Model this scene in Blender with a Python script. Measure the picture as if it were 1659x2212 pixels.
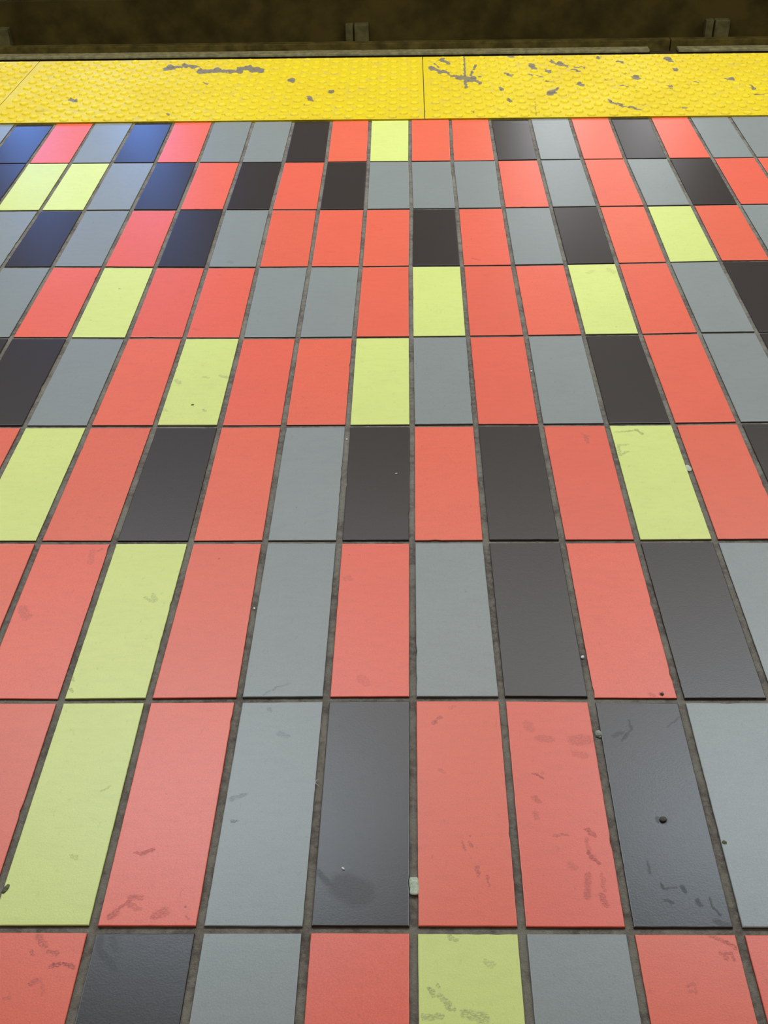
import bpy, bmesh, math, random
from mathutils import Vector, Matrix, noise

random.seed(7)
for o in list(bpy.data.objects):
    bpy.data.objects.remove(o, do_unlink=True)
SC = bpy.context.scene
COL = SC.collection

# ---------------------------------------------------------------- camera
F_PX = 2454.49
PITCH, YAW, ROLL = 0.6452142, -0.0284404, -0.0196893
cam_d = bpy.data.cameras.new('camera')
cam_d.sensor_fit = 'VERTICAL'
cam_d.sensor_height = 36.0
cam_d.lens = F_PX * 36.0 / 2212.0
cam_d.clip_start = 0.02
cam = bpy.data.objects.new('camera', cam_d)
COL.objects.link(cam)
fwd = Vector((math.sin(YAW)*math.cos(PITCH), math.cos(YAW)*math.cos(PITCH), -math.sin(PITCH)))
rgt = Vector((math.cos(YAW), -math.sin(YAW), 0))
up = rgt.cross(fwd)
r2 = math.cos(ROLL)*rgt + math.sin(ROLL)*up
u2 = -math.sin(ROLL)*rgt + math.cos(ROLL)*up
M = Matrix((r2, u2, -fwd)).transposed().to_4x4()
M.translation = Vector((-0.0035877, -0.6527083, 1.0092073))
cam.matrix_world = M
SC.camera = cam

# ---------------------------------------------------------------- world, lights, exposure
SC.view_settings.view_transform = 'Standard'
SC.view_settings.look = 'None'
SC.view_settings.gamma = 1.0
SC.view_settings.use_curve_mapping = False
SC.view_settings.exposure = 0.0
world = bpy.data.worlds.new('station_air')
SC.world = world
world.use_nodes = True
world.node_tree.nodes['Background'].inputs[0].default_value = (0.9, 0.8, 0.6, 1)
world.node_tree.nodes['Background'].inputs[1].default_value = 0.05

def area(name, loc, sx, sy, power, color, aim, spread=180):
    d = bpy.data.lights.new(name, 'AREA')
    d.shape = 'RECTANGLE'
    d.size, d.size_y = sx, sy
    d.energy = power
    d.color = color
    d.spread = math.radians(spread)
    o = bpy.data.objects.new(name, d)
    o.location = loc
    o.rotation_euler = Vector(aim).to_track_quat('-Z', 'Y').to_euler()
    COL.objects.link(o)
    return o
# luminous ceiling over the platform, then the fluorescent tubes of the edge row
area('ceiling_light_panel', (0, 3.1, 2.9), 9.0, 1.9, 152, (1.0, 0.985, 0.95), (0, 0, -1))
for k, x in enumerate((-3.3, -0.85, 1.45, 4.1)):
    area('edge_tube_light', (x, 2.15, 2.72), 1.25, 0.20, 29, (0.66, 0.85, 1.0), (0, 0, -1))
area('rear_fill_light', (0, -1.6, 2.9), 8.0, 0.8, 34, (1.0, 0.97, 0.92), (0, 0, -1))  # unseen fill added behind the camera to even out the floor light
# lit advertising boxes on the wall across the track
area('blue_lightbox', (-2.26, 6.02, 0.86), 0.30, 0.20, 7.5, (0.14, 0.34, 1.0), (0, -1, 0))
area('blue_lightbox', (-1.58, 6.02, 0.88), 0.30, 0.20, 7, (0.14, 0.34, 1.0), (0, -1, 0))
area('white_lightbox', (0.85, 6.02, 1.02), 0.34, 0.22, 4, (0.95, 0.97, 1.0), (0, -1, 0))
area('white_lightbox', (1.42, 6.02, 1.00), 0.30, 0.20, 2.5, (0.95, 0.97, 1.0), (0, -1, 0))

# ---------------------------------------------------------------- helpers
def tag(o, label=None, cat=None, group=None, kind=None):
    if label: o['label'] = label
    if cat: o['category'] = cat
    if group: o['group'] = group
    if kind: o['kind'] = kind
    return o

def link(name, bm, mat, parent=None, smooth=False):
    me = bpy.data.meshes.new(name)
    bm.normal_update()
    bm.to_mesh(me)
    bm.free()
    if smooth:
        for p in me.polygons: p.use_smooth = True
    me.materials.append(mat)
    o = bpy.data.objects.new(name, me)
    COL.objects.link(o)
    if parent: o.parent = parent
    return o

def add_box(bm, x0, x1, y0, y1, z0, z1, bev=0.0):
    v = [bm.verts.new((x, y, z)) for z in (z0, z1) for y in (y0, y1) for x in (x0, x1)]
    fs = [bm.faces.new([v[i] for i in q]) for q in ((0,2,3,1),(4,5,7,6),(0,1,5,4),(2,6,7,3),(0,4,6,2),(1,3,7,5))]
    if bev:
        es = list({e for f in fs for e in f.edges})
        bmesh.ops.bevel(bm, geom=es, offset=bev, segments=2, profile=.5, affect='EDGES')

class NT:
    """short-hand for wiring a node tree"""
    def __init__(s, tree): s.t = tree
    def n(s, typ, **kw):
        nd = s.t.nodes.new(typ)
        for k, v in kw.items():
            if k == 'ins':
                for a, b in v.items(): s.put(nd.inputs[a], b)
            else: setattr(nd, k, v)
        return nd
    def put(s, sock, v):
        if isinstance(v, bpy.types.NodeSocket): s.t.links.new(v, sock)
        else: sock.default_value = v
    def math(s, op, a, b=None, c=None, clamp=False):
        nd = s.n('ShaderNodeMath', operation=op, use_clamp=clamp)
        for i, v in enumerate((a, b, c)):
            if v is not None: s.put(nd.inputs[i], v)
        return nd.outputs[0]
    def vmath(s, op, a, b=None, scale=None):
        nd = s.n('ShaderNodeVectorMath', operation=op)
        s.put(nd.inputs[0], a)
        if b is not None: s.put(nd.inputs[1], b)
        if scale is not None: s.put(nd.inputs['Scale'], scale)
        return nd.outputs['Value'] if op in ('DOT_PRODUCT', 'LENGTH', 'DISTANCE') else nd.outputs[0]
    def noise(s, vec, scale, detail=3.0, rough=.55):
        return s.n('ShaderNodeTexNoise', ins={'Vector': vec, 'Scale': scale, 'Detail': detail, 'Roughness': rough}).outputs[0]
    def ramp(s, v, lo, hi, a=0.0, b=1.0):
        nd = s.n('ShaderNodeMapRange', ins={'Value': v, 'From Min': lo, 'From Max': hi, 'To Min': a, 'To Max': b})
        nd.interpolation_type = 'SMOOTHSTEP'
        return nd.outputs[0]
    def mix(s, f, a, b, mode='MIX'):
        nd = s.n('ShaderNodeMix', data_type='RGBA', blend_type=mode)
        s.put(nd.inputs[0], f); s.put(nd.inputs[6], a); s.put(nd.inputs[7], b)
        return nd.outputs[2]

def stroke_group():
    """1 near the segment A-B, falling to 0 at distance R"""
    g = bpy.data.node_groups.new('stroke', 'ShaderNodeTree')
    for nm, ty in (('P', 'NodeSocketVector'), ('A', 'NodeSocketVector'), ('B', 'NodeSocketVector'), ('R', 'NodeSocketFloat'), ('S', 'NodeSocketFloat'), ('Prev', 'NodeSocketFloat')):
        g.interface.new_socket(nm, in_out='INPUT', socket_type=ty)
    g.interface.new_socket('Mask', in_out='OUTPUT', socket_type='NodeSocketFloat')
    t = NT(g)
    i = t.n('NodeGroupInput').outputs; o = t.n('NodeGroupOutput')
    pa = t.vmath('SUBTRACT', i['P'], i['A']); ba = t.vmath('SUBTRACT', i['B'], i['A'])
    h = t.math('DIVIDE', t.vmath('DOT_PRODUCT', pa, ba), t.math('ADD', t.vmath('DOT_PRODUCT', ba, ba), 1e-9), clamp=True)
    d = t.vmath('LENGTH', t.vmath('SUBTRACT', pa, t.vmath('SCALE', ba, scale=h)))
    m = t.math('MULTIPLY', t.ramp(t.math('DIVIDE', d, i['R']), .55, 1.0, 1.0, 0.0), i['S'])
    t.put(o.inputs[0], t.math('MAXIMUM', m, i['Prev']))
    return g
STROKE = stroke_group()

def strokes(t, pos, marks, warp=0.004, wscale=170.0, flat_y=1.0):
    """irregular wear marks at the given places; pos is the object-space position (= floor metres)"""
    nz = t.n('ShaderNodeTexNoise', ins={'Vector': pos, 'Scale': wscale, 'Detail': 3.0}).outputs['Color']
    off = t.vmath('SCALE', t.vmath('SUBTRACT', nz, (.5, .5, .5)), scale=warp*2)
    p = t.vmath('MULTIPLY', t.vmath('ADD', pos, off), (1, flat_y, 0))
    prev = 0.0
    for (x1, y1, x2, y2, r, s) in marks:
        nd = t.n('ShaderNodeGroup', node_tree=STROKE)
        for k, v in (('P', p), ('A', (x1, y1*flat_y, 0)), ('B', (x2, y2*flat_y, 0)), ('R', r), ('S', s), ('Prev', prev)):
            t.put(nd.inputs[k], v)
        prev = nd.outputs[0]
    return prev

def new_mat(name):
    m = bpy.data.materials.new(name)
    m.use_nodes = True
    t = NT(m.node_tree)
    b = m.node_tree.nodes['Principled BSDF']
    return m, t, b

def plain(name, col, rough=.7, metal=0.0, nscale=40.0, var=.25, bump=.15, spec=.5):
    m, t, b = new_mat(name)
    pos = t.n('ShaderNodeTexCoord').outputs['Object']
    n = t.noise(pos, nscale, 5)
    lo = tuple(c*(1-var) for c in col)+(1,); hi = tuple(min(1, c*(1+var)) for c in col)+(1,)
    t.put(b.inputs['Base Color'], t.mix(t.ramp(n, .3, .7), lo, hi))
    b.inputs['Roughness'].default_value = rough
    b.inputs['Metallic'].default_value = metal
    b.inputs['Specular IOR Level'].default_value = spec
    bp = t.n('ShaderNodeBump', ins={'Height': n, 'Strength': bump, 'Distance': .002})
    t.put(b.inputs['Normal'], bp.outputs[0])
    return m

# ---------------------------------------------------------------- tile layout (metres on the floor)
JX = {  # joint offsets: cubic in column number, x minus 0.107*i ; then y
    0: (-3, [0.0001, 0.0, -0.0001, -0.0009, -0.0007, -0.0011, -0.0011], [-0.0029, -0.0023, -0.0017, -0.0015, -0.0013, -0.0009, -0.0007]),
    1: (-4, [-0.0011, -0.0012, 0.0023, 0.0016, -0.0001, 0.0001, 0.0008, 0.0019], [0.307, 0.308, 0.3091, 0.3106, 0.3114, 0.3115, 0.3101, 0.3088]),
    2: (-5, [-0.0029, -0.001, 0.0034, 0.0028, 0.0023, -0.0006, -0.0021, -0.0006, -0.0011, 0.0015], [0.6177, 0.6175, 0.6173, 0.6176, 0.6173, 0.6171, 0.617, 0.6174, 0.6177, 0.6184]),
    3: (-6, [-0.0006, 0.0008, 0.0032, 0.0041, 0.003, 0.0016, 0.0004, -0.0019, -0.0021, -0.0019, -0.0004, -0.0006], [0.9252, 0.925, 0.9243, 0.9237, 0.9235, 0.9236, 0.9235, 0.9239, 0.924, 0.9243, 0.925, 0.9274]),
    4: (-7, [-0.0022, 0.0016, 0.0037, 0.0044, 0.0048, 0.0027, 0.0009, -0.0004, -0.0019, -0.0017, -0.0017, -0.0037, -0.0016, -0.0022], [1.2332, 1.2314, 1.2299, 1.2281, 1.2275, 1.227, 1.2268, 1.2272, 1.2283, 1.2295, 1.231, 1.2321, 1.2357, 1.2371]),
    5: (-7, [-0.0017, -0.0011, 0.0018, 0.0028, 0.0021, 0.0035, 0.0028, -0.0006, -0.0013, -0.0027, -0.0017, -0.0019, -0.0028, -0.0025], [1.5434, 1.541, 1.5383, 1.5358, 1.5347, 1.5338, 1.5332, 1.534, 1.534, 1.5348, 1.5371, 1.5402, 1.5431, 1.547]),
    6: (-8, [0.0002, -0.0033, -0.0009, 0.0005, 0.0005, 0.0004, 0.0026, 0.0033, 0.0016, -0.0008, -0.0022, -0.0011, 0.0001, 0.0009, -0.0009, -0.0005], [1.8483, 1.847, 1.8463, 1.8451, 1.8439, 1.8421, 1.8398, 1.8389, 1.839, 1.8392, 1.8402, 1.8415, 1.8436, 1.8447, 1.8467, 1.8483]),
    7: (-9, [-0.0038, -0.0021, -0.0046, 0.0001, 0.0005, 0.0019, 0.0023, 0.0025, 0.0022, -0.0005, -0.0029, 0.0009, -0.0003, 0.0005, -0.0001, 0.0006, 0.0025, 0.0025], [2.1571, 2.1554, 2.1547, 2.1532, 2.1518, 2.1497, 2.1485, 2.1466, 2.1464, 2.1448, 2.1449, 2.145, 2.1469, 2.1481, 2.1487, 2.1485, 2.1493, 2.1502]),
    8: (-10, [-0.0122, -0.0099, -0.0084, -0.0066, -0.0051, -0.0028, 0.0002, 0.0029, -0.0004, -0.0014, 0.0001, 0.0019, 0.0018, 0.0033, 0.0043, 0.0053, 0.0065, 0.0057, 0.0074], [2.4665, 2.465, 2.4646, 2.4633, 2.4621, 2.4619, 2.4609, 2.4599, 2.46, 2.4602, 2.4595, 2.4598, 2.4602, 2.4607, 2.4622, 2.4638, 2.4644, 2.4652, 2.4651]),
}
FLOOR_MARKS = [(0.33,0.9003,0.3468,0.9029,0.0026,0.6),(0.3468,0.9029,0.3638,0.9069,0.0026,0.9),(0.3641,0.9083,0.3723,0.8945,0.0034,1.0),(0.3281,0.8624,0.3439,0.865,0.0034,0.5),(0.3289,0.8624,0.3264,0.8362,0.0034,0.6),(0.3275,0.8336,0.3407,0.8439,0.0033,0.7),(0.2756,0.8952,0.2853,0.8897,0.0026,0.5),(0.2794,0.8897,0.2814,0.8708,0.0043,0.6),(0.2546,0.2776,0.2556,0.2631,0.0019,0.6),(0.2556,0.2631,0.2428,0.2466,0.0025,0.6),(0.2329,0.2523,0.2445,0.258,0.0031,0.5),(0.3176,0.2829,0.2973,0.2668,0.0019,0.5),(0.1349,0.27,0.1375,0.2628,0.0075,0.3),(0.1465,0.2485,0.1587,0.2471,0.0074,0.35),(0.1864,0.2451,0.2016,0.2465,0.0099,0.4),(0.1868,0.2256,0.1954,0.2229,0.0073,0.3),(0.1338,0.1956,0.138,0.1957,0.0024,0.7),(0.138,0.1957,0.1446,0.1891,0.0024,0.9),(0.1334,0.1618,0.1366,0.158,0.0047,0.5),(0.132,0.1405,0.1336,0.1355,0.004,0.4),(0.1491,0.1114,0.1651,0.1132,0.0023,0.5),(0.1858,0.1211,0.1925,0.1116,0.004,0.7),(0.1832,0.108,0.1843,0.0939,0.0028,0.4),(0.1839,0.0904,0.1877,0.0823,0.0033,0.8),(0.1877,0.0823,0.1927,0.0767,0.0028,0.7),(0.1795,0.0631,0.1753,0.0378,0.0049,0.5),(0.1938,0.0631,0.194,0.0438,0.0027,0.4),(0.1904,0.0384,0.1936,0.0277,0.0043,0.6),(0.1628,0.0754,0.1662,0.072,0.005,0.3),(0.0236,0.2727,0.0258,0.2742,0.0038,0.7),(0.0297,0.2793,0.032,0.2815,0.0032,0.6),(0.0451,0.2972,0.0485,0.2987,0.0038,0.3),(0.0511,0.1038,0.0536,0.0932,0.0023,0.6),(0.0589,0.1026,0.0616,0.0979,0.0023,0.6),(0.0652,0.0714,0.0667,0.0624,0.0028,0.6),(0.0759,0.0636,0.0761,0.0503,0.0016,0.6),(0.0307,0.202,0.0332,0.198,0.0036,0.3),(0.2528,0.0524,0.2548,0.048,0.0022,0.9),(0.2567,0.048,0.2672,0.0486,0.0022,0.6),(0.2729,0.0492,0.2768,0.0449,0.0027,0.8),(0.2532,0.0339,0.2601,0.0308,0.0027,0.7),(0.2859,0.0341,0.2883,0.0277,0.0032,0.7),(0.2984,0.0363,0.2992,0.0268,0.0016,0.8),(0.2992,0.0268,0.3054,0.0173,0.0016,0.8),(0.2441,0.0792,0.2437,0.0656,0.0017,0.6),(0.2988,0.01,0.3114,0.0049,0.0042,0.5),(-0.3724,-0.0123,-0.3643,-0.0224,0.0048,0.5),(-0.3771,-0.026,-0.3728,-0.0319,0.0026,0.5),(-0.3583,-0.0278,-0.3496,-0.0298,0.0031,0.6),(-0.3534,-0.0436,-0.3422,-0.0396,0.0026,0.9),(-0.3422,-0.0396,-0.3295,-0.0453,0.0026,0.8),(-0.3676,-0.0615,-0.3631,-0.0581,0.0036,0.5),(-0.3582,-0.0566,-0.353,-0.0731,0.002,0.3),(-0.3882,-0.0771,-0.3841,-0.0757,0.003,0.4),(-0.3107,-0.0114,-0.3097,-0.0245,0.0042,0.5),(-0.3097,-0.0245,-0.2908,-0.0451,0.0047,0.5),(-0.3005,-0.0118,-0.2933,-0.0244,0.0042,0.4),(-0.0713,0.0478,-0.0567,0.0397,0.0207,0.45),(-0.0986,0.0643,-0.0932,0.056,0.0044,0.5),(-0.0902,0.0532,-0.0852,0.0494,0.0044,0.5),(-0.2334,-0.0815,-0.2354,-0.0951,0.006,0.4),(0.0349,-0.0091,0.0411,-0.0131,0.0031,0.6),(0.014,-0.0629,0.0174,-0.0703,0.0035,0.7),(0.0211,-0.06,0.0236,-0.0628,0.0025,0.7),(0.0235,-0.0703,0.0319,-0.0794,0.004,0.6),(0.0297,-0.0804,0.0353,-0.084,0.0035,0.6),(0.008,-0.0923,0.023,-0.0913,0.004,0.6),(0.048,-0.0884,0.0637,-0.0928,0.0069,0.6),(0.0698,-0.0367,0.0741,-0.0386,0.0051,0.35),(0.2908,-0.0064,0.3012,-0.0104,0.0031,0.5),(0.301,-0.0114,0.312,-0.0183,0.0031,0.7),(0.297,-0.0253,0.3062,-0.0243,0.0026,0.7),(0.2999,-0.0263,0.3011,-0.0312,0.002,0.6),(0.3068,-0.0253,0.308,-0.0321,0.002,0.6),(0.2591,-0.0592,0.2648,-0.0568,0.002,0.4),(0.2647,-0.0578,0.2659,-0.0648,0.002,0.4),(0.2589,-0.0648,0.2648,-0.0657,0.002,0.4),(-0.2956,0.0874,-0.2885,0.0863,0.0023,0.6),(-0.2887,0.0874,-0.2775,0.091,0.0034,0.7),(-0.307,0.0104,-0.3008,0.0167,0.0049,0.6),(-0.3013,0.0189,-0.288,0.0307,0.0027,0.6),(-0.291,0.034,-0.279,0.033,0.0038,0.5),(-0.2892,0.0248,-0.2788,0.0195,0.0033,0.4),(-0.2609,0.0117,-0.2525,0.017,0.0065,0.45),(-0.2296,0.0119,-0.2274,0.0098,0.0027,0.5),(-0.3625,0.0841,-0.356,0.0795,0.0034,0.4),(-0.3488,0.169,-0.3418,0.1755,0.0024,0.4),(-0.522,0.4746,-0.5115,0.459,0.0086,0.4),(-0.4522,0.5716,-0.4547,0.5974,0.0061,0.3),(-0.4467,0.5974,-0.4423,0.6016,0.0023,0.6),(-0.3598,0.4959,-0.3491,0.4884,0.0036,0.45),(-0.3516,0.5025,-0.346,0.4921,0.0043,0.45),(-0.4256,0.3495,-0.4225,0.3415,0.0033,0.5),(-0.4214,0.3272,-0.4186,0.3226,0.0033,0.6),(-0.1822,0.3182,-0.1664,0.3307,0.002,0.5),(-0.1664,0.3307,-0.1525,0.3355,0.002,0.4),(-0.1743,0.2953,-0.1711,0.2916,0.0032,0.4),(-0.1567,0.2549,-0.1482,0.2513,0.005,0.35),(-0.2022,0.1599,-0.1875,0.1664,0.0036,0.4),(-0.1974,0.1292,-0.1943,0.1292,0.0029,0.7),(-0.4134,1.0727,-0.4053,1.0631,0.0056,0.5),(-0.366,1.0835,-0.3574,1.0802,0.0038,0.4),(-0.3372,1.088,-0.3248,1.0814,0.0047,0.6),(-0.3505,0.9755,-0.3475,0.9711,0.0036,0.8),(-0.418,0.9761,-0.4125,0.9717,0.0045,0.4),(0.3,0.3189,0.3014,0.3205,0.0032,1.0),(0.2872,0.3189,0.2908,0.3174,0.0032,0.4),(0.2652,0.1337,0.2709,0.1325,0.0052,0.6),(-0.0887,0.5417,-0.0846,0.5358,0.0044,0.3),(-0.0936,0.5378,-0.0921,0.5339,0.0037,0.3),(-0.0644,0.3459,-0.0584,0.3379,0.0079,0.25),(-0.3814,1.5629,-0.3759,1.5582,0.0067,0.4),(0.1283,1.5697,0.1425,1.5626,0.0033,0.5),(-0.4097,1.2652,-0.4039,1.2614,0.0061,0.3),(-0.5887,1.4393,-0.5864,1.4372,0.0032,0.8),(0.4048,1.511,0.4123,1.4977,0.0086,0.3),(0.3602,1.4943,0.3709,1.505,0.0065,0.3)]
PANEL_MARKS = [(-0.7509,2.9606,-0.7158,2.974,0.0133,1.0),(-0.7481,2.9951,-0.7361,2.9748,0.0084,0.8),(-0.6986,2.9932,-0.6607,2.9718,0.0117,0.9),(-0.6427,2.9271,-0.5896,2.9347,0.0132,1.0),(-0.5896,2.9347,-0.5164,2.9173,0.0115,0.9),(-0.5204,2.9515,-0.4538,2.9294,0.0148,1.0),(-0.4933,2.9652,-0.4693,2.9544,0.0083,0.7),(-0.6142,2.8082,-0.6018,2.7986,0.008,0.5),(-0.3559,2.8262,-0.3499,2.8214,0.0096,0.8),(-0.288,2.6466,-0.2795,2.6378,0.0092,0.7),(-0.2329,2.7049,-0.2248,2.7046,0.0077,0.7),(-0.2939,2.6553,-0.283,2.6507,0.0077,0.5),(-1.0476,2.5643,-1.0238,2.5635,0.0122,0.4),(-0.9791,2.662,-0.9598,2.6486,0.0078,0.7),(-0.9963,2.5585,-0.9729,2.57,0.0137,0.3),(-0.6767,2.5239,-0.6721,2.5198,0.006,0.9),(0.1336,2.8449,0.1577,2.8254,0.0127,1.0),(0.1579,2.83,0.1846,2.8106,0.0158,1.0),(0.1846,2.8106,0.2048,2.7779,0.0094,1.0),(0.1697,3.0593,0.165,2.8344,0.0032,1.0),(0.2028,2.9622,0.1809,2.8525,0.004,1.0),(0.165,2.8344,0.1623,2.7347,0.0063,0.8),(0.0906,2.8986,0.1111,2.8835,0.0112,0.8),(0.0631,2.9334,0.0795,2.9038,0.0097,0.9),(0.1004,3.0162,0.1127,2.9906,0.0115,0.8),(0.189,2.8475,0.2108,2.842,0.004,0.8),(0.0753,2.9822,0.0887,2.9422,0.0049,0.6),(0.1308,2.845,0.0772,2.9329,0.0032,0.7),(0.0998,2.7149,0.1158,2.7099,0.0077,0.4),(0.2843,2.8673,0.3078,2.8476,0.0079,0.8),(0.3114,3.0535,0.3226,3.0479,0.0083,0.7),(0.3728,2.9603,0.3769,2.9114,0.0097,0.9),(0.4118,2.8957,0.4182,2.8764,0.0096,0.7),(0.4378,2.9875,0.4442,2.9674,0.0098,0.6),(0.4578,2.9619,0.4731,2.9465,0.0113,0.9),(0.3585,2.8598,0.3683,2.8453,0.0063,0.7),(0.3788,2.8402,0.3944,2.8304,0.0047,0.7),(0.2616,2.7311,0.2644,2.7133,0.0077,0.9),(0.2775,2.6144,0.2821,2.6059,0.0075,0.6),(0.3973,2.6652,0.4122,2.6819,0.0091,0.9),(0.4139,2.6992,0.429,2.7162,0.0061,0.7),(0.3987,2.7888,0.4343,2.7784,0.0031,0.6),(0.4928,2.7582,0.5019,2.7445,0.0092,0.8),(0.4994,2.9308,0.5284,2.9151,0.0048,0.6),(0.488,2.8927,0.511,2.887,0.0048,0.7),(0.7937,3.0081,0.799,2.9828,0.0113,0.9),(0.6634,2.8155,0.6735,2.8105,0.0109,0.8),(0.616,2.7359,0.628,2.7266,0.0076,0.7),(0.7435,2.7312,0.7559,2.7263,0.0076,0.7),(0.83,2.7637,0.8371,2.759,0.0061,0.8),(0.9276,2.7918,0.9453,2.7866,0.0062,0.8),(0.9786,2.7226,0.9854,2.696,0.009,0.6),(0.5543,2.6007,0.5894,2.5503,0.0074,0.55),(0.5894,2.5503,0.6463,2.5084,0.0044,0.6),(0.9746,2.6406,1.0141,2.6477,0.0022,0.9),(0.7931,2.8903,0.8018,2.8852,0.0079,0.6),(0.6356,2.9795,0.6524,2.9689,0.0049,0.7),(0.5817,3.0219,0.5859,3.0217,0.0065,0.7),(0.3505,2.5994,0.3436,2.4789,0.0029,0.5),(0.752,2.5328,0.7639,2.5284,0.0072,0.5)]

PITCH_X = 0.107
_all = {}
for j, (i0, dx, ys) in JX.items():
    _all[j] = (i0, dx, ys)
def joint(i, j):
    """crossing of the grout lines: column line i, row line j (0 nearest full row, 8 at the yellow strip)"""
    if j < 0 or j > 8:
        b = joint(i, 0 if j < 0 else 8)
        return Vector((b.x, b.y + .3065*(j if j < 0 else j-8), 0))
    i0, dx, ys = _all[j]
    k = i - i0; n = len(dx)
    kc = max(0, min(n-1, k))
    x, y = PITCH_X*i + dx[kc], ys[kc]
    if j == 8: y = 2.4620
    elif k != kc: y += 0.0004*(k-kc) if j > 3 and k > kc else 0
    return Vector((x, y, 0))

# colour of every tile, rows from the yellow strip towards the viewer: first column, colours left to right
ROWS = {
    7: (-11, 'gkrgkrggkryrrkgrkrgg'),
    6: (-10, 'kyygkrkrkgggrgrgkrr'),
    5: (-9,  'gkgrkgrrrkrgkryrg'),
    4: (-8,  'gryrrggryrryrgk'),
    3: (-8,  'kkgryrrygrgkrgk'),
    2: (-7,  'ryrkrgkrkryrk'),
    1: (-6,  'rryrgrgkrkg'),
    0: (-5,  'ryrgkrrkg'),
    -1: (-4, 'rkgrygrr'),
}
CNAME = {'r': 'coral red', 'g': 'grey', 'k': 'black', 'y': 'pale yellow'}
TNAME = {'r': 'red_tile', 'g': 'grey_tile', 'k': 'black_tile', 'y': 'yellow_tile'}
ORD = {7: 'first', 6: 'second', 5: 'third', 4: 'fourth', 3: 'fifth', 2: 'sixth', 1: 'seventh', 0: 'eighth', -1: 'ninth'}

# ---------------------------------------------------------------- materials
def tile_color_at(x, y):
    for j, (i0, s) in ROWS.items():
        for k, c in enumerate(s):
            a, b = joint(i0+k, j), joint(i0+k+1, j+1)
            if a.y < y < b.y and a.x < x < b.x: return (i0+k, j)
    return None
MARKS = {}                                       # the scuffs of each tile
for m_ in FLOOR_MARKS:
    hit = tile_color_at((m_[0]+m_[2])/2, (m_[1]+m_[3])/2)
    if hit: MARKS.setdefault(hit, []).append(m_)

def tile_mat(name, col, dark, marks, rough, grain):
    m, t, b = new_mat(name)
    pos = t.n('ShaderNodeTexCoord').outputs['Object']
    rnd = t.n('ShaderNodeObjectInfo').outputs['Random']
    shift = t.vmath('ADD', pos, t.n('ShaderNodeCombineXYZ', ins={'X': t.math('MULTIPLY', rnd, 37.0)}).outputs[0])
    hsv = t.n('ShaderNodeHueSaturation', ins={'Color': col+(1,), 'Value': t.ramp(rnd, 0, 1, .965, 1.035), 'Hue': t.ramp(t.math('FRACT', t.math('MULTIPLY', rnd, 7.3)), 0, 1, .4985, .5015)})
    c = hsv.outputs[0]
    broad = t.noise(shift, 9.0, 3)
    c = t.mix(t.ramp(broad, .35, .75, 0, .16), c, tuple(x*.80 for x in col)+(1,))
    fine = t.noise(shift, 900.0, 2)
    c = t.mix(t.ramp(fine, .3, .75, 0, grain), c, dark+(1,))
    mott = t.noise(t.vmath('MULTIPLY', shift, (34, 95, 1)), 1.0, 5, .65)
    c = t.mix(t.ramp(mott, .40, .78, 0, .09), c, dark+(1,))
    rub = t.noise(t.vmath('MULTIPLY', shift, (13, 17, 1)), 1.0, 6, .72)
    c = t.mix(t.ramp(rub, .60, .74, 0, .12), c, dark+(1,))
    # light scuffs and little scratches drawn out along the walking direction
    st = t.vmath('MULTIPLY', shift, (60, 26, 1))
    scr = t.noise(st, 2.6, 6, .7)
    c = t.mix(t.ramp(scr, .57, .80, 0, .40), c, dark+(1,))
    specks = t.n('ShaderNodeTexVoronoi', ins={'Vector': shift, 'Scale': 33.0}).outputs['Distance']
    sz = t.noise(shift, 11.0, 1)
    c = t.mix(t.math('MULTIPLY', t.ramp(specks, .035, .06, .65, 0), t.ramp(sz, .56, .62)), c, dark+(1,))
    mk = strokes(t, pos, marks[:24]) if marks else 0.0
    brk = t.ramp(t.noise(t.vmath('MULTIPLY', pos, (1, 1.9, 1)), 330, 4, .8), .36, .64, 0, 1)
    c = t.mix(t.math('MULTIPLY', t.math('MULTIPLY', mk, brk), 1.25, clamp=True), c, dark+(1,))
    # lower sides: shadow line of the joint painted in, together with grime
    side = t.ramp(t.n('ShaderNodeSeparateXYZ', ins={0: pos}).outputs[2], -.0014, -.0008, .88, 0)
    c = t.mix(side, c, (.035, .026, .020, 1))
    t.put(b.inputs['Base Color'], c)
    rn = t.math('ADD', t.ramp(fine, .2, .8, rough-.02, rough+.03), t.math('MULTIPLY', mk, .15))
    t.put(b.inputs['Roughness'], rn)
    b.inputs['Specular IOR Level'].default_value = .5
    h = t.math('ADD', t.noise(shift, 420, 2), t.math('MULTIPLY', t.noise(shift, 90, 2), .5))
    t.put(b.inputs['Normal'], t.n('ShaderNodeBump', ins={'Height': h, 'Strength': .13, 'Distance': .0006}).outputs[0])
    return m
SPEC = {
    'r': ('red_ceramic', (.93, .150, .076), (.30, .05, .045), .35, .22),
    'g': ('grey_ceramic', (.285, .292, .268), (.10, .105, .10), .35, .20),
    'k': ('black_ceramic', (.043, .029, .023), (.014, .012, .011), .31, .25),
    'y': ('yellow_ceramic', (.765, .80, .222), (.27, .28, .10), .37, .14),
}
MT = {k: tile_mat(v[0], v[1], v[2], [], v[3], v[4]) for k, v in SPEC.items()}

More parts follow.
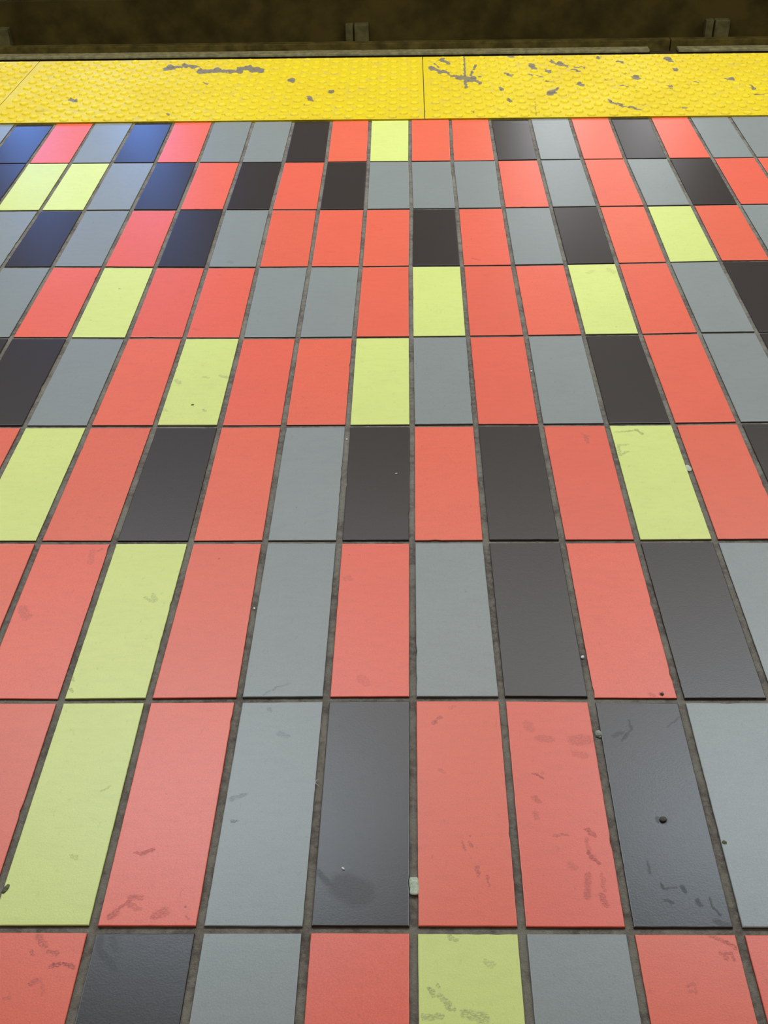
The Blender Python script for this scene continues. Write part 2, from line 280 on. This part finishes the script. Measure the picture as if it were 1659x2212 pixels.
def grout_mat():
    m, t, b = new_mat('cement_grout')
    pos = t.n('ShaderNodeTexCoord').outputs['Object']
    big = t.noise(pos, 14, 4, .6); mid = t.noise(pos, 120, 5, .7); fine = t.noise(pos, 700, 3, .7)
    c = t.mix(t.ramp(big, .38, .62), (.115, .086, .066, 1), (.215, .185, .14, 1))
    c = t.mix(t.ramp(mid, .40, .70, 0, .7), c, (.27, .24, .185, 1))
    c = t.mix(t.ramp(mid, .45, .25, 0, .6), c, (.045, .035, .028, 1))
    v = t.n('ShaderNodeTexVoronoi', ins={'Vector': pos, 'Scale': 90.0})
    c = t.mix(t.math('MULTIPLY', t.ramp(v.outputs['Distance'], .06, .12, .8, 0), t.ramp(t.noise(pos, 23, 1), .60, .66)), c, (.45, .43, .38, 1))
    t.put(b.inputs['Base Color'], c)
    b.inputs['Roughness'].default_value = .85
    h = t.math('ADD', t.math('MULTIPLY', mid, 2.0), fine)
    t.put(b.inputs['Normal'], t.n('ShaderNodeBump', ins={'Height': h, 'Strength': .8, 'Distance': .0012}).outputs[0])
    return m
M_GROUT = grout_mat()

def panel_mat():
    m, t, b = new_mat('yellow_tactile_polymer')
    pos = t.n('ShaderNodeTexCoord').outputs['Object']
    mk = t.n('ShaderNodeAttribute', attribute_name='gouge').outputs['Fac']
    broad = t.noise(pos, 5, 3)
    right = t.ramp(t.n('ShaderNodeSeparateXYZ', ins={0: pos}).outputs[0], .0, .35)
    c = t.mix(t.ramp(broad, .35, .7), (.86, .635, .002, 1), (.80, .57, .004, 1))
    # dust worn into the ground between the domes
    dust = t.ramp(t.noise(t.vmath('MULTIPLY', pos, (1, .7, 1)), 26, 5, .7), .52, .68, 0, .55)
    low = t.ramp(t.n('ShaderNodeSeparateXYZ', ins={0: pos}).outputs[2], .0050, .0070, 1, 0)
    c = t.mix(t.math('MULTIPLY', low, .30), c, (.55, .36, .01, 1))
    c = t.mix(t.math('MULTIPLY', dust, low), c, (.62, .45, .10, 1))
    # chips through the yellow skin
    ch = t.noise(t.vmath('MULTIPLY', pos, (38, 26, 1)), 1.0, 5, .75)
    zone = t.ramp(t.noise(pos, 3.1, 2), .45, .65, 0, .05)
    thr = t.math('ADD', t.math('ADD', ch, zone), t.math('MULTIPLY', right, .035))
    chip = t.ramp(thr, .695, .715, 0, .85)
    c = t.mix(chip, c, (.22, .165, .07, 1))
    c = t.mix(t.math('MULTIPLY', t.ramp(mk, .35, .55), .95), c, (.205, .165, .115, 1))
    t.put(b.inputs['Base Color'], c)
    t.put(b.inputs['Roughness'], t.ramp(broad, .3, .7, .42, .55))
    b.inputs['Specular IOR Level'].default_value = .28
    h = t.math('ADD', t.math('MULTIPLY', t.noise(pos, 95, 3, .6), 3.0), t.math('MULTIPLY', t.math('ADD', mk, chip), -.5))
    t.put(b.inputs['Normal'], t.n('ShaderNodeBump', ins={'Height': h, 'Strength': .55, 'Distance': .0016}).outputs[0])
    return m
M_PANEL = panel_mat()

# ---------------------------------------------------------------- platform slab with its grout bed
EDGE_Y = 3.0560
bm = bmesh.new()
add_box(bm, -5.0, 5.0, -2.2, EDGE_Y-.004, -1.25, -.0028)
floor = link('floor', bm, M_GROUT)
tag(floor, 'platform floor of red, grey, black and pale yellow tiles in dark grout', 'floor', kind='structure')

def tile_bm(bm, i, j, seed, chips=True):
    rr = random.Random(seed)
    gx, gy = .00445, .0040
    a, b, c, d = joint(i, j), joint(i+1, j), joint(i+1, j+1), joint(i, j+1)
    dz = rr.uniform(-.0005, .0005)
    P0 = a+Vector((gx+rr.uniform(-.0006, .0006), gy+rr.uniform(-.0006, .0006), 0))
    P1 = b+Vector((-gx+rr.uniform(-.0006, .0006), gy+rr.uniform(-.0006, .0006), 0))
    top = 0.0030 if j == 7 else gy
    P2 = c+Vector((-gx+rr.uniform(-.0006, .0006), -top, 0))
    P3 = d+Vector((gx+rr.uniform(-.0006, .0006), -top, 0))
    ring = []
    for A, B, n in ((P0, P1, 10), (P1, P2, 30), (P2, P3, 10), (P3, P0, 30)):
        nrm = Vector((-(B-A).y, (B-A).x, 0)).normalized()
        for k in range(n):
            f = k/n
            w = rr.gauss(0, .00007)
            if chips and k and rr.random() < .012: w += rr.uniform(.0005, .0013)
            ring.append(A.lerp(B, f)+nrm*w)
    cen = sum(ring, Vector())/len(ring)
    levels = []
    for inset, z in ((0, -.0030), (0, -.0009+dz), (.0004, -.0002+dz), (.0011, dz)):
        row = []
        for p in ring:
            q = Vector(p)
            sx = 1 if p.x < cen.x else -1; sy = 1 if p.y < cen.y else -1
            ex = abs(p.x-(P0.x if p.x < cen.x else P1.x)) < .004
            ey = abs(p.y-(P0.y if p.y < cen.y else P2.y)) < .004
            q.x += inset*sx*(1 if ex else 0); q.y += inset*sy*(1 if ey else 0)
            q.z = z
            row.append(bm.verts.new(q))
        levels.append(row)
    n = len(ring)
    for A, B in zip(levels, levels[1:]):
        for k in range(n):
            bm.faces.new((A[k], A[(k+1) % n], B[(k+1) % n], B[k]))
    bm.faces.new(levels[-1])

visible = set()
for j, (i0, s) in ROWS.items():
    for k, c in enumerate(s):
        i = i0+k
        visible.add((i, j))
        bm = bmesh.new()
        tile_bm(bm, i, j, i*131+j*17+5)
        mt = MT[c]
        if (i, j) in MARKS:
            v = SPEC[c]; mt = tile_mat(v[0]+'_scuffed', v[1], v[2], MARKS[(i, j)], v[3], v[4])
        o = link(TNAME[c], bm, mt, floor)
        l = CNAME[s[k-1]] if k else None
        r = CNAME[s[k+1]] if k+1 < len(s) else None
        if l and r: w = f'between a {l} and a {r} one'
        elif r: w = f'at the left edge of the photo, left of a {r} one'
        else: w = f'at the right edge of the photo, right of a {l} one'
        o['label'] = f'{CNAME[c]} tile in the {ORD[j]} row from the yellow strip, {w}'

# the same paving carries on outside the photo
rr = random.Random(3)
bms = {c: bmesh.new() for c in 'rgky'}
for j in range(-4, 8):
    for i in range(-22, 22):
        if (i, j) in visible: continue
        tile_bm(bms[rr.choice('rrrrgggkky')], i, j, i*7+j*1009, False)
for c, b_ in bms.items():
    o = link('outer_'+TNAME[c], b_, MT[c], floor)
    o['kind'] = 'stuff'

# ---------------------------------------------------------------- yellow tactile panels along the edge
PY0, PY1 = 2.4600, EDGE_Y+.004
PTOP = .0030
def gouge_at(x, y):
    v = 0.0
    wx = .006*noise.noise(Vector((x*70, y*70, 1)))+.004*noise.noise(Vector((x*190, y*190, 2)))
    wy = .010*noise.noise(Vector((x*70, y*70, 5)))+.006*noise.noise(Vector((x*190, y*190, 8)))
    for (x1, y1, x2, y2, r, s) in PANEL_MARKS:
        k = min(1.0, (r/.009)**1.3)
        px, py = x+wx*k, (y+wy*k)*.55
        if px < min(x1, x2)-r or px > max(x1, x2)+r: continue
        bx, by, ax, ay = x2-x1, (y2-y1)*.55, px-x1, py-y1*.55
        h = max(0, min(1, (ax*bx+ay*by)/(bx*bx+by*by+1e-9)))
        d = math.hypot(ax-bx*h, ay-by*h)/r
        v = max(v, s*max(0, min(1, (1.15-d)/.6)))
    return v
def panel(x0, x1, label, fine):
    bm = bmesh.new()
    g = .0012
    add_box(bm, x0+g, x1-g, PY0, PY1, -.0028, PTOP-.0004)
    # the worn top skin, a fine sheet closed down to the slab of the panel
    nx, ny_ = (560, 220) if fine else (40, 20)
    gr = [[bm.verts.new((x0+g+(x1-x0-2*g)*a/nx, PY0+(PY1-PY0)*c/ny_, PTOP if 0 < a < nx and 0 < c < ny_ else PTOP-.0008)) for a in range(nx+1)] for c in range(ny_+1)]
    for c in range(ny_):
        for a in range(nx):
            bm.faces.new((gr[c][a], gr[c][a+1], gr[c+1][a+1], gr[c+1][a]))
    add_box(bm, x0+g, x1-g, PY1-.006, PY1, -.040, PTOP-.002)           # nosing turned down over the edge
    # truncated domes on a 45 degree lattice, 60 mm apart in each line
    step = .0603
    ny = 20
    for a in range(ny):
        y = PY0+.020+a*(PY1-PY0-.042)/(ny-1)
        k0 = int((x0-.1)/step)-1
        for k in range(k0, int((x1+.1)/step)+2):
            x = k*step+(step/2 if a % 2 else 0)+.012
            if x < x0+.014 or x > x1-.014: continue
            lv = []
            jit = random.uniform(.92, 1.05)
            for r, z in ((.0128, 0), (.0118, .0014), (.0098, .0032), (.0070, .0042)):
                lv.append([bm.verts.new((x+r*math.cos(q*math.pi/7), y+r*math.sin(q*math.pi/7), PTOP+z*jit)) for q in range(14)])
            for A, B in zip(lv, lv[1:]):
                for q in range(14):
                    f = bm.faces.new((A[q], A[(q+1) % 14], B[(q+1) % 14], B[q])); f.smooth = True
            bm.faces.new(lv[-1])
            # low grip studs between the domes
    for _ in range(int((x1-x0)*2300)):
        x = random.uniform(x0+.01, x1-.01); y = random.uniform(PY0+.008, PY1-.008)
        r = random.uniform(.0020, .0038); hz = random.uniform(.0006, .0013)
        A = [bm.verts.new((x+r*math.cos(q*math.pi/3), y+r*math.sin(q*math.pi/3), PTOP)) for q in range(6)]
        t_ = bm.verts.new((x, y, PTOP+hz))
        for q in range(6):
            f = bm.faces.new((A[q], A[(q+1) % 6], t_)); f.smooth = True
    # raised rim along the tile side
    add_box(bm, x0+g, x1-g, PY0, PY0+.004, PTOP-.001, PTOP+.0012)
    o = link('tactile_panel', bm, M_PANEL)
    at = o.data.attributes.new('gouge', 'FLOAT', 'POINT')
    at.data.foreach_set('value', [gouge_at(v.co.x, v.co.y) for v in o.data.vertices])
    return tag(o, label, 'tactile panel', 'yellow tactile panels along the platform edge')
SEAM = .0398
PW = 1.211
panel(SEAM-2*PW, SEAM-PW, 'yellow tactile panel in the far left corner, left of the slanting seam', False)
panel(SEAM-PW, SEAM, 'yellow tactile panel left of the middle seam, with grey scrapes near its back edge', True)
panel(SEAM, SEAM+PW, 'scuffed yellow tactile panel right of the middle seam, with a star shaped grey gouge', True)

# ---------------------------------------------------------------- track side, below and beyond the edge
M_DARKWALL = plain('soot_dark_wall', (.068, .046, .0095), .9, 0, 6, .35, .3, .1)  # yellow-brown tint of veiling glare is put into this base colour
M_WALL = plain('grey_wall_tile', (.20, .22, .20), .6, 0, 9, .15, .1)
M_BOARD = plain('dark_timber', (.110, .078, .017), .85, 0, 14, .4, .4, .15)
M_RAIL = plain('dull_rail_steel', (.37, .31, .14), .75, .0, 30, .3, .2)
M_RAILSIDE = plain('rusty_steel', (.07, .04, .012), .9, .1, 30, .3, .3)
M_CONC = plain('sooty_concrete', (.115, .095, .032), .9, 0, 22, .3, .4, .2)
M_BALLAST = plain('dark_ballast', (.03, .024, .014), .95, 0, 30, .5, .6, .1)

bm = bmesh.new(); add_box(bm, -9, 9, EDGE_Y-.004, 6.12, -1.35, -1.25)
tag(link('ground', bm, M_BALLAST), 'dark track bed below the platform edge', 'track bed', kind='structure')

# far wall: dark plinth below, tiled wall above
bm = bmesh.new()
add_box(bm, -9, 9, 6.14, 6.30, -.4995, 2.95)
wl = link('wall_far', bm, M_WALL); tag(wl, 'grey tiled wall across the track, only its lowest strip seen', 'wall', kind='structure')
bm = bmesh.new()
x = -9.0
while x < 9:                                     # wall tile faces standing proud of their joints
    for zz in range(12):
        z0 = -.4995+.2875*zz
        add_box(bm, x+.003, x+.197, 6.134, 6.142, z0+.002, z0+.284)
    x += .2
link('wall_tile', bm, M_WALL, wl)
bm = bmesh.new(); add_box(bm, -9, 9, 6.10, 6.30, -1.30, -.4995)
pl = link('trim_1', bm, M_DARKWALL); tag(pl, 'long dark sooty plinth under the far wall', 'plinth', kind='structure')

# low board in front of the plinth, in lengths
def board(x0, x1, label):
    bm = bmesh.new(); add_box(bm, x0, x1, 6.000, 6.050, -1.05, -.7175, .004)
    return tag(link('guard_board', bm, M_BOARD), label, 'guard board', 'brown guard boards beyond the track')
board(-8.6, 1.453, 'long brown guard board behind the rail, running left from the rail joint')
board(1.459, 8.6, 'brown guard board behind the rail, right of the rail joint')

# conductor rail: head, web, foot
def rail(x0, x1, label):
    e = bpy.data.objects.new('conductor_rail', None); COL.objects.link(e)
    e.location = ((x0+x1)/2, 5.95, -1.25)
    tag(e, label, 'rail', 'conductor rail beside the far wall')
    def part(n, y0, y1, z0, z1, m, bev):
        bm = bmesh.new(); h = (x1-x0)/2
        add_box(bm, -h, h, y0, y1, z0+1.25, z1+1.25, bev)
        link(n, bm, m, e)
    part('rail_head', -.026, .044, -.765, -.7500, M_RAIL, .003)
    part('rail_web', -.018, .034, -.96, -.765, M_RAILSIDE, 0)
    part('rail_foot', -.045, .048, -1.00, -.96, M_RAILSIDE, .003)
    xs = x0+.35
    while xs < x1-.3:
        bm = bmesh.new(); cx = xs-(x0+x1)/2
        add_box(bm, cx-.06, cx+.06, -.035, .035, 0, .25, .006)
        link('insulator', bm, M_CONC, e)
        xs += 2.45
rail(-8.6, 1.330, 'long dull steel rail beyond the yellow strip, left of the dark rail joint')
rail(1.490, 8.6, 'dull steel rail beyond the yellow strip, right of the dark rail joint')
# fish-plate and bolts of the joint
e = bpy.data.objects.new('rail_joint', None); COL.objects.link(e); e.location = (1.41, 5.955, -.80)
tag(e, 'short dark bolted joint between the two far rails', 'rail joint')
bm = bmesh.new(); add_box(bm, -.076, .076, -.024, .024, -.02, .030, .003); link('joint_block', bm, M_RAILSIDE, e)
bm = bmesh.new(); add_box(bm, -.072, .072, -.040, -.030, -.05, .010, .002); link('splice_plate', bm, M_RAILSIDE, e)
for dx in (-.05, .0, .05):
    bm = bmesh.new(); bmesh.ops.create_cone(bm, cap_ends=True, segments=6, radius1=.010, radius2=.010, depth=.012,
        matrix=Matrix.Translation((dx, -.045, -.02)) @ Matrix.Rotation(math.pi/2, 4, 'X'))
    link('bolt', bm, M_RAILSIDE, e)

def bracket(x, z, label, lean=0):
    e = bpy.data.objects.new('wall_bracket', None); COL.objects.link(e); e.location = (x, 6.10, z)
    tag(e, label, 'bracket', 'grey bracket posts on the dark plinth')
    for n, a, b, d in (('narrow_post', -.064, -.022, .045), ('wide_post', -.014, .066, .055)):
        bm = bmesh.new(); add_box(bm, a, b, -d, 0, 0, .097, .003)
        link(n, bm, M_CONC, e)
    bm = bmesh.new(); add_box(bm, -.022, -.014, -.02, 0, 0, .093); link('back_plate', bm, M_BOARD, e)
bracket(-.293, -.728, 'pair of faint grey bracket posts on the far plinth, the middle one of three')
bracket(1.715, -.728, 'pair of grey bracket posts on the far plinth, rightmost and palest')
bracket(-2.325, -.728, 'pair of grey bracket posts on the far plinth, cut by the left photo edge')

# ---------------------------------------------------------------- litter lying in the joints and on the tiles
def lump(bm, rx, ry, rz, seed, sub=2, amp=.25, z0=0.0, freq=2.3):
    g = bmesh.ops.create_icosphere(bm, subdivisions=sub, radius=1)
    for v in g['verts']:
        n = noise.noise(v.co*freq+Vector((seed, seed*.3, 0)))
        c = v.co*(1+amp*n)
        v.co = Vector((c.x*rx, c.y*ry, max(-.55, c.z)*rz+rz*.55+z0))

M_CREAM = plain('cream_scrap', (.50, .53, .39), .6, 0, 300, .2, .6)
M_WHITE = plain('white_scrap', (.85, .82, .78), .5, 0, 300, .1, .3)
M_STONE = plain('brown_stone', (.085, .070, .055), .8, 0, 300, .3, .6)
M_OLIVE = plain('olive_scrap', (.12, .115, .055), .8, 0, 300, .35, .6)
M_GUM = plain('grey_gum', (.30, .30, .24), .7, 0, 260, .35, .7)
M_FIBRE = plain('pale_fibre', (.42, .40, .38), .6, 0, 200, .1, .2)

def bit(name, cat, label, x, y, z, rx, ry, rz, mat, seed, rot=0, **kw):
    bm = bmesh.new(); lump(bm, rx, ry, rz, seed, **kw)
    o = link(name, bm, mat, smooth=True)
    o.location = (x, y, z); o.rotation_euler = (0, 0, rot)
    return tag(o, label, cat)

GZ = -.0028
# torn cream stub lying along the central joint
bm = bmesh.new()
NS, NR = 13, 12
rows = []
for a in range(NS):
    f = a/(NS-1); yy = (f-.5)*.0205
    w = .0054*(1-.30*abs(2*f-1)**5)*(1+.13*noise.noise(Vector((f*5, 1, 0))))
    rows.append([bm.verts.new((w*math.cos(q*2*math.pi/NR)+.0005*math.sin(f*5), yy+.0006*math.cos(q), .0018+.0018*math.sin(q*2*math.pi/NR)*(1+.2*noise.noise(Vector((f*6, q, 2)))))) for q in range(NR)])
for A, B in zip(rows, rows[1:]):
    for q in range(NR): bm.faces.new((A[q], A[(q+1) % NR], B[(q+1) % NR], B[q]))
bm.faces.new(rows[0]); bm.faces.new(rows[-1])
bmesh.ops.recalc_face_normals(bm, faces=bm.faces)
o = link('torn_stub', bm, M_CREAM, smooth=True); o.location = (.0000, .0490, GZ)
tag(o, 'torn cream coloured stub lying in the joint left of a red tile, nearest centre', 'litter stub')

# flattened round gum, trimmed by the red tile beside it
bit('gum_disc', 'gum', 'round cream gum spot pressed into the joint beside a pale yellow tile', .4272, .8000, GZ, .0052, .0088, .0020, M_CREAM, 4.2, .1, sub=3, amp=.10, freq=3)
bit('gum_lump', 'gum', 'crumpled grey gum lump in the joint left of a black tile, lower right', .2168, .2570, GZ, .0046, .0050, .0020, M_GUM, 9.1, 0, sub=3, amp=.45, freq=3.2)
bit('white_crumb', 'crumb', 'tiny white crumb on the dark tile below the photo centre', -.0742, .0690, .0001, .0012, .0022, .0009, M_WHITE, 1.5, .75)
bit('white_crumb', 'crumb', 'tiny white speck on the black tile in the sixth row', -.0244, .7862, .0001, .0020, .0012, .0006, M_WHITE, 2.5, .2)
bit('white_chip', 'chip', 'white angular chip in the joint between a black and a red tile', .2135, .3850, GZ, .0024, .0030, .0018, M_WHITE, 3.5, -.5, amp=.5)
bit('white_chip', 'chip', 'bright white chip in the joint right of a red tile, fifth row', .2114, 1.1016, GZ, .0020, .0022, .0016, M_WHITE, 5.5, .3)
bit('white_chip', 'chip', 'small white chip in the joint left of a grey tile, seventh row', -.2113, .4771, GZ, .0014, .0022, .0012, M_WHITE, 6.5, .3)
bit('white_chip', 'chip', 'small white chip in the joint left of a black tile, sixth row', -.1055, .8858, GZ, .0014, .0022, .0014, M_WHITE, 7.5, .1)
bit('brown_stone', 'stone', 'small brown triangular stone on the dark tile at lower right', .2693, .1335, .0001, .0040, .0034, .0013, M_STONE, 8.3, .5, amp=.45, freq=1.2)
bit('olive_scrap', 'scrap', 'flat olive scrap on the corner of the pale yellow tile, lower left', -.4212, .0425, .0001, .0026, .0060, .0008, M_OLIVE, 2.2, -.35, amp=.3)
bit('black_speck', 'speck', 'black speck on the pale yellow tile in the fifth row', -.3716, .9906, .0001, .0028, .0024, .0006, M_STONE, 4.4, .2)
bit('dark_pebble', 'stone', 'small olive pebble in the joint between dark and grey tiles, lower right', .3287, .1039, GZ, .0036, .0040, .0026, M_OLIVE, 5.1, .3)
bit('dark_crumb', 'crumb', 'dark crumb near the lower right corner of a red tile, seventh row', .3013, .3197, .0001, .0020, .0020, .0008, M_STONE, 6.6, .2)
bit('pale_grit', 'grit', 'pale grit at the corner of four tiles above the red tile', -.060, .6150, GZ, .0060, .0016, .0012, M_GUM, 3.3, .05, amp=.5)

# bent pale fibre
bm = bmesh.new()
path = [Vector((.0030, .0105, .0016)), Vector((.0006, .0080, .0020)), Vector((-.0006, .0062, .0016)), Vector((-.0002, .0045, .0012)), Vector((.0022, .0020, .0018)), Vector((.0046, -.0010, .0026))]
rings = []
for k, p in enumerate(path):
    d = (path[min(k+1, 5)]-path[max(k-1, 0)]).normalized()
    s = d.cross(Vector((0, 0, 1))).normalized(); w = s.cross(d)
    r = .00055 if 0 < k < 5 else .0003
    rings.append([bm.verts.new(p+s*r*math.cos(q*math.pi/3)+w*r*math.sin(q*math.pi/3)) for q in range(6)])
for A, B in zip(rings, rings[1:]):
    for q in range(6): bm.faces.new((A[q], A[(q+1) % 6], B[(q+1) % 6], B[q]))
bm.faces.new(rings[0]); bm.faces.new(rings[-1])
bmesh.ops.recalc_face_normals(bm, faces=bm.faces)
o = link('bent_fibre', bm, M_FIBRE, smooth=True); o.location = (-.1100, .1775, GZ+.0008)
tag(o, 'pale bent fibre in the joint between the grey and dark tile', 'fibre')
